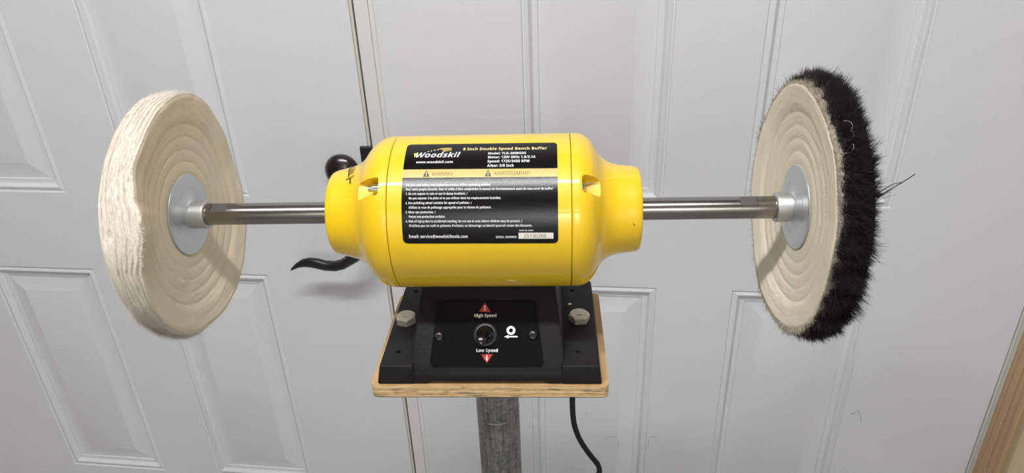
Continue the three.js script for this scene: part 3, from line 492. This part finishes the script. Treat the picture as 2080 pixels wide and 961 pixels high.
// a curved tapering fibre of unit length along +y, bending towards +x
function fibre(bend, seg = 3, w = 0.05) {
  const pos = [], idx = [];
  for (let k = 0; k <= seg; k++) { const t = k / seg, r = w * (1 - 0.85 * t), bx = bend * t * t; for (let q = 0; q < 3; q++) { const a = q / 3 * 2 * PI; pos.push(bx + r * Math.cos(a), t * (1 - 0.15 * Math.abs(bend) * t), r * Math.sin(a)); } }
  for (let k = 0; k < seg; k++) for (let q = 0; q < 3; q++) { const a = k * 3 + q, b = k * 3 + (q + 1) % 3; idx.push(a, a + 3, b, b, a + 3, b + 3); }
  const g = new THREE.BufferGeometry(); g.setAttribute('position', new THREE.Float32BufferAttribute(pos, 3)); g.setIndex(idx); g.computeVertexNormals(); return g;
}
function furry(name, parent, mat, variants, items, label) { // items: {p, d (direction), len, wid, roll, col}
  const groups = variants.map(() => []); items.forEach((it, i) => groups[i % variants.length].push(it));
  groups.forEach((list, v) => {
    const im = new THREE.InstancedMesh(variants[v], mat, list.length); im.name = name; im.castShadow = im.receiveShadow = true;
    const m = new THREE.Matrix4(), q = new THREE.Quaternion(), up = new THREE.Vector3(0, 1, 0);
    list.forEach((it, i) => { q.setFromUnitVectors(up, it.d.clone().normalize()).multiply(new THREE.Quaternion().setFromAxisAngle(up, it.roll)); m.compose(it.p, q, new THREE.Vector3(it.len * it.wid, it.len, it.len * it.wid)); im.setMatrixAt(i, m); im.setColorAt(i, it.col); });
    parent.add(stuff(im)); if (label) im.userData.label = label;
  });
}
function wheel(s, o) {
  const t = thing('buffing_wheel', [s * 0.267, 0, 0], o.label, 'buffing wheel');
  const edge = (a) => interp(o.edge, a) - 0.267, outer = (a) => o.outer - 0.267;      // |x| offsets from the middle of the wheel
  const P = (X, r, a) => [s * X, r * Math.sin(R(a)), r * Math.cos(R(a))];
  const rim = (a) => WR + o.rimWave(a);
  // face: flat at the flange, quilted between the seams, flaring to the edge
  const faceX = (r, a) => {
    const k = clamp((r - 0.040) / (rim(a) - 0.040)), f = lerp(0.2612 - 0.267, edge(a), k < 0 ? 0 : Math.pow(k, 1.5));
    let puff = 0; const rs = [0.036, ...RINGS]; for (let i = 0; i + 1 < rs.length; i++) if (r > rs[i] && r < rs[i + 1]) { const q = (r - rs[i]) / (rs[i + 1] - rs[i]); puff = Math.pow(Math.sin(PI * q), 0.6) * 0.0007; }
    if (r > RINGS[3]) puff = 0.0022 * Math.pow(clamp((r - RINGS[3]) / 0.007), 0.6);
    puff += 0.0007 * (pf(a, 9, r * 300, 3) - 0.5) * sm(0.04, 0.06, r) + o.ruffle * (pf(a, 14, r * 60 + 40, 3) - 0.5) * sm(0.075, 0.1, r);
    return f - puff * (r < 0.0365 ? 0 : 1) + 0.001 * sm(rim(a) - 0.003, rim(a), r);
  };
  part('cloth_face', gridGeo(256, 110, (u, v) => { const a = u * 360, r = lerp(0.012, rim(a) + 0.0002, v); return [P(faceX(r, a), r, a), [r * Math.cos(R(a)), r * Math.sin(R(a))]]; }), o.faceMat, t, o.faceLabel);
  part('cloth_back', gridGeo(128, 12, (u, v) => { const a = u * 360, r = lerp(0.012, rim(a), v); return [P(lerp(0.0055, outer(a), Math.pow(clamp((r - 0.035) / 0.07), 0.7)), r, a), [r * Math.cos(R(a)), r * Math.sin(R(a))]]; }), o.faceMat, t);
  const body = (a, v) => { const x0 = faceX(rim(a), a), X = lerp(x0, outer(a), v), bulge = 0.0022 * Math.sin(PI * v) + o.ridge(a, v); return [X, rim(a) + bulge]; };
  part('rim', gridGeo(480, 90, (u, v) => { const a = u * 360, [X, r] = body(a, v); return [P(X, r, a), [u * o.around, v]]; }), o.rimMat, t, o.rimLabel);
  // stitches round the four seams
  const st = []; const unit = new THREE.CapsuleGeometry(0.0002, 0.0018, 3, 6);
  RINGS.forEach((r, k) => { const n = Math.round(2 * PI * r / 0.0036); for (let i = 0; i < n; i++) { const a = 360 * (i + 0.15 * gauss()) / n, rr0 = r + 0.0002 * gauss(), g = unit.clone(); g.rotateX(-R(a) + 0.12 * gauss()); const p = P(faceX(rr0, a) - 0.00012, rr0, a); g.translate(...p); st.push(g); } });
  stuff(part('stitching', mergeGeometries(st), o.threadMat, t));
  return { t, P, faceX, body, rim, edge, crease: o.ridge };
}
const V3 = (a) => new THREE.Vector3(...a);
{ // white cotton wheel on the left
  const creaseTab = Array.from({ length: 7 }, (_, k) => ({ v: 0.10 + 0.135 * k, d: 0.6 + 0.4 * h2(k, 7), w: 0.015 + 0.008 * h2(k, 9), k }));
  const ridge = (a, v) => { let d = 0; const wob = 0.08 * (pf(a, 14, 3, 3) - 0.5); for (const c of creaseTab) d -= 0.0024 * c.d * sm(0.40, 0.58, pf(a, 26, c.k * 3 + c.k * 9, 2)) * Math.exp(-(((v + wob - c.v) / c.w) ** 2)); return d + 0.0011 * (pf(a, 6, v * 26, 4) - 0.5) + 0.0012 * (pf(a, 20, v * 4 + 11, 2) - 0.5); };
  const cloth = std({ color: srgb(238, 225, 198), roughness: 0.95, bumpMap: clothBump, bumpScale: 0.0003 });
  const rimTex = texOf(paint(1024, 256, (i, j) => { const f = fbm(i / 64, j / 4, 4), g = fbm(i / 10, j / 6, 3); let k = 1 - 0.10 * sm(0.55, 0.75, f) - 0.06 * g; return [234 * k, 226 * k - 2, 214 * k - 4]; }), true); rimTex.wrapS = THREE.RepeatWrapping;
  const pileCol = std({ color: 0xffffff, roughness: 0.95 });
  const w = wheel(-1, { label: 'white cotton buffing wheel with fluffy edge on the left spindle of the yellow buffer', faceLabel: 'stitched cream cloth face', rimLabel: 'layered white cotton edge',
    edge: [[0, 0.2500], [9, 0.2450], [17, 0.2415], [24, 0.2430], [33, 0.2482], [45, 0.2515], [60, 0.2500], [90, 0.2515], [120, 0.2560], [150, 0.2605], [173, 0.2620], [196, 0.2575], [215, 0.2555], [240, 0.2550], [262, 0.2560], [280, 0.2580], [312, 0.2560], [340, 0.2530]], outer: 0.2740, ruffle: 0.002, around: 12,
    rimWave: (a) => 0.0010 * Math.sin(R(a * 3 + 40)) + 0.0012 * (pf(a, 16, 2, 3) - 0.5), ridge, faceMat: cloth, rimMat: std({ map: rimTex, roughness: 0.95, bumpMap: rimTex, bumpScale: 0.0006 }), threadMat: std({ color: srgb(222, 206, 174), roughness: 0.9 }) });
  const items = [], c1 = srgb(231, 222, 211), c2 = srgb(222, 212, 197);
  for (let i = 0; i < 30000; i++) {
    const a = rr(0, 360), v = rr(0, 1), [X, r] = w.body(a, v); if (w.crease(a, v) < -0.0008 && rnd() < 0.97) continue;
    const p = V3(w.P(X, r - 0.0003, a)), out = V3(w.P(0, 1, a)), tan = V3([0, Math.cos(R(a)), -Math.sin(R(a))]);
    const low = a > 285 && a < 345, sgn = pf(a, 25, v * 2 + 70, 2) > 0.5 ? 1 : -1;
    const d = out.multiplyScalar(low ? 0.7 : 0.16 + 0.3 * rnd() * rnd()).addScaledVector(tan, sgn * 1.0 + 0.3 * gauss()).add(V3([0.1 * gauss(), 0, 0]));
    items.push({ p, d, len: rr(0.0030, 0.0066) * (low ? 1.3 : 1) * (rnd() < 0.02 ? 1.7 : 1), wid: 0.8, roll: rr(0, 2 * PI), col: c1.clone().lerp(c2, 0.5 * rnd() * rnd()) });
  }
  furry('cotton_pile', w.t, pileCol, [fibre(0.2, 4, 0.013), fibre(0.45, 4, 0.012)], items);
  // frayed threads along the near edge of the face and a few loose ends
  const fr = []; for (let i = 0; i < 2600; i++) { const a = rr(0, 360), p = V3(w.P(w.faceX(w.rim(a) - 0.0008, a) + 0.0004, w.rim(a) - rr(0, 0.001), a)), out = V3(w.P(-0.55 * rnd(), 1, a)), tan = V3([0, Math.cos(R(a)), -Math.sin(R(a))]); fr.push({ p, d: out.addScaledVector(tan, 0.8 * gauss()), len: rr(0.001, 0.003) * (a > 5 && a < 22 ? 2.4 : 1), wid: 0.9, roll: rr(0, 6), col: c1.clone().lerp(c2, rnd()) }); }
  furry('edge_fringe', w.t, pileCol, [fibre(0.5, 3, 0.05)], fr);
  const th = std({ color: srgb(206, 190, 156), roughness: 0.9 });
  [[0.050, -50], [0.060, -46], [0.070, -42], [0.080, -40], [0.083, -35], [0.056, -58], [0.066, -30]].forEach(([r, a], k) => { const b = V3(w.P(w.faceX(r, a) - 0.0006, r, a)), pts = []; for (let q = 0; q <= 4; q++) pts.push([b.x + 0.0008 + 0.0006 * Math.sin(q * 1.7 + k), b.y + 0.0006 * Math.sin(q * 2.1 + k * 3), b.z + (q / 4) * (0.008 + 0.004 * (k % 3)) * (k % 2 ? 1 : -0.6)]); part('loose_thread', tube(pts, 0.00022, 12, 5), th, w.t); });
}
{ // the wheel with the dark pile on the right
  const rimTex = texOf(paint(2048, 128, (i, j) => { const v = 1 - j / 128, a = i / 2048 * 360, lim = 0.12 + 0.16 * Math.exp(-(((a - 92) / 34) ** 2)) + 0.05 * Math.exp(-(((a - 40) / 20) ** 2)) + 0.2 * (pf(a, 4, 3, 3) - 0.5), k = sm(-0.03, 0.03, v - lim + 0.12 * (vn(i / 3, j / 3) - 0.5)), n = 0.8 + 0.3 * vn(i / 4, j / 4); return [lerp(156, 26, k) * n, lerp(145, 23, k) * n, lerp(128, 21, k) * n]; }), true);
  const cloth = std({ color: srgb(242, 231, 211), roughness: 0.95, bumpMap: clothBump, bumpScale: 0.0004 });
  const w = wheel(1, { label: 'cream stitched buffing wheel with shaggy black pile edge on the right spindle', faceLabel: 'stitched cream cloth face', rimLabel: 'dark cloth edge under the pile',
    edge: [[0, 0.2550], [22, 0.2562], [45, 0.2560], [69, 0.2545], [95, 0.2550], [125, 0.2560], [150, 0.2560], [165, 0.2545], [195, 0.2534], [215, 0.2546], [254, 0.2532], [290, 0.2550], [325, 0.2552]], outer: 0.2800, ruffle: 0.0012, around: 1,
    rimWave: (a) => 0.0009 * Math.sin(R(a * 2 + 10)) - 0.0006 + 0.001 * (pf(a, 18, 8 + 30, 3) - 0.5), ridge: (a, v) => 0.0012 * (pf(a, 5, v * 6, 3) - 0.5) - 0.001, faceMat: cloth, rimMat: std({ map: rimTex, roughness: 1 }), threadMat: std({ color: srgb(238, 226, 204), roughness: 0.9 }) });
  const blk = srgb(19, 17, 16), brn = srgb(54, 46, 40), crm = srgb(206, 194, 173), gry = srgb(128, 119, 109), items = [];
  for (let i = 0; i < 52000; i++) {
    const a = rr(0, 360), v = Math.pow(rnd(), 0.9), [X, r] = w.body(a, v), p = V3(w.P(X, r - 0.001, a)), out = V3(w.P(0, 1, a)), tan = V3([0, Math.cos(R(a)), -Math.sin(R(a))]);
    const clump = pf(a, 1.8, v * 6, 3), tuft = sm(0.58, 0.74, pf(a, 3.5, v * 3 + 60, 2));
    const lean = lerp(-0.45, 0.75, v) + 1.1 * (clump - 0.5) + 0.16 * gauss();
    const d = out.addScaledVector(V3([1, 0, 0]), lean * 0.75).addScaledVector(tan, 1.8 * (pf(a, 1.8, v * 5 + 90, 2) - 0.5) + 0.2 * gauss());
    const lim = 0.12 + 0.16 * Math.exp(-(((a - 92) / 34) ** 2)) + 0.05 * Math.exp(-(((a - 40) / 20) ** 2)) + 0.2 * (pf(a, 4, 3, 3) - 0.5), pale = 1 - sm(lim - 0.06, lim + 0.05, v + 0.07 * gauss());
    if (pale > 0.5 && rnd() < 0.15) continue;
    const dark = blk.clone().lerp(brn, clamp(rnd() * rnd() * 0.8)), col = dark.lerp(rnd() < 0.62 ? gry : crm, clamp(pale) * (rnd() < 0.7 ? 1 : 0.35));
    items.push({ p, d, len: (pale > 0.5 ? rr(0.0016, 0.0038) : rr(0.0045, 0.0080)) * (0.8 + 0.5 * clump) * (1 + 0.55 * tuft) , wid: 0.62, roll: rr(0, 2 * PI), col });
  }
  furry('black_pile', w.t, std({ color: 0xffffff, roughness: 0.85 }), [fibre(0.15, 3, 0.032), fibre(0.4, 3, 0.032), fibre(0.65, 3, 0.03)], items);
  // long tufts that stand clear of the outline
  const tf = []; for (let k = 0; k < 64; k++) { const a0 = rr(0, 360), v0 = rr(0.45, 1), n = 8 + Math.floor(rnd() * 16), tw = gauss() * 0.8, lx = rr(0, 0.7); for (let i = 0; i < n; i++) { const a = a0 + gauss() * 1.1, [X, r] = w.body(a, clamp(v0 + 0.05 * gauss())); const out = V3(w.P(0, 1, a)), tan = V3([0, Math.cos(R(a)), -Math.sin(R(a))]); tf.push({ p: V3(w.P(X, r - 0.001, a)), d: out.addScaledVector(tan, tw + 0.1 * gauss()).add(V3([lx + 0.1 * gauss(), 0, 0])), len: rr(0.0095, 0.017), wid: 0.55, roll: rr(0, 0.9), col: blk.clone().lerp(brn, 0.4 * rnd()) }); } }
  furry('pile_tuft', w.t, std({ color: 0xffffff, roughness: 0.85 }), [fibre(0.35, 4, 0.022)], tf);
  const fr = []; for (let i = 0; i < 5200; i++) { const a = rr(0, 360), low = a > 250 && a < 330 ? 1.8 : 1, p = V3(w.P(w.faceX(w.rim(a) - 0.0012, a), w.rim(a) - rr(0, 0.0018), a)), out = V3(w.P(-0.35 + 0.9 * rnd(), 1, a)), tan = V3([0, Math.cos(R(a)), -Math.sin(R(a))]); fr.push({ p, d: out.addScaledVector(tan, 0.7 * gauss()), len: rr(0.0014, 0.0034) * low, wid: 0.8, roll: rr(0, 6), col: crm.clone().lerp(gry, rnd() < 0.3 ? rnd() : 0.1 * rnd()) }); }
  furry('edge_fringe', w.t, std({ color: 0xffffff, roughness: 0.95 }), [fibre(0.5, 3, 0.05)], fr);
  const th = std({ color: srgb(236, 226, 208), roughness: 0.85 }), dk = std({ color: srgb(50, 44, 40), roughness: 0.8 });
  // curls of pale thread over the dark pile, and one long dark strand
  const curl = (a, v, k) => { const [X, r] = w.body(a, v), pts = []; for (let q = 0; q <= 8; q++) { const b = q / 8 * PI * 0.95 + k; pts.push(w.P(X + 0.002 - 0.0045 * Math.cos(b), r + 0.003 + 0.002 * Math.sin(b * 0.8), a + 2.0 * Math.sin(b))); } part('loose_thread', tube(pts, 0.00014, 24, 5), th, w.t); };
  curl(57, 0.30, 1.3); curl(53, 0.27, 2.1); curl(48, 0.2, 2.6);
  const [X, r] = w.body(30, 1); part('loose_thread', tube([w.P(X - 0.002, r, 27), w.P(X + 0.006, r + 0.006, 31), w.P(X + 0.013, r + 0.013, 33.5), w.P(X + 0.0185, r + 0.0185, 35.5)], 0.00032, 16, 5), dk, w.t); part('loose_thread', tube([w.P(X - 0.002, r, 29), w.P(X + 0.008, r + 0.008, 33), w.P(X + 0.0125, r + 0.0125, 33.4)], 0.00025, 12, 5), dk, w.t);
}

scene.traverse((o) => { if (o.isMesh) { o.castShadow = true; o.receiveShadow = true; } });
renderer.render(scene, camera);
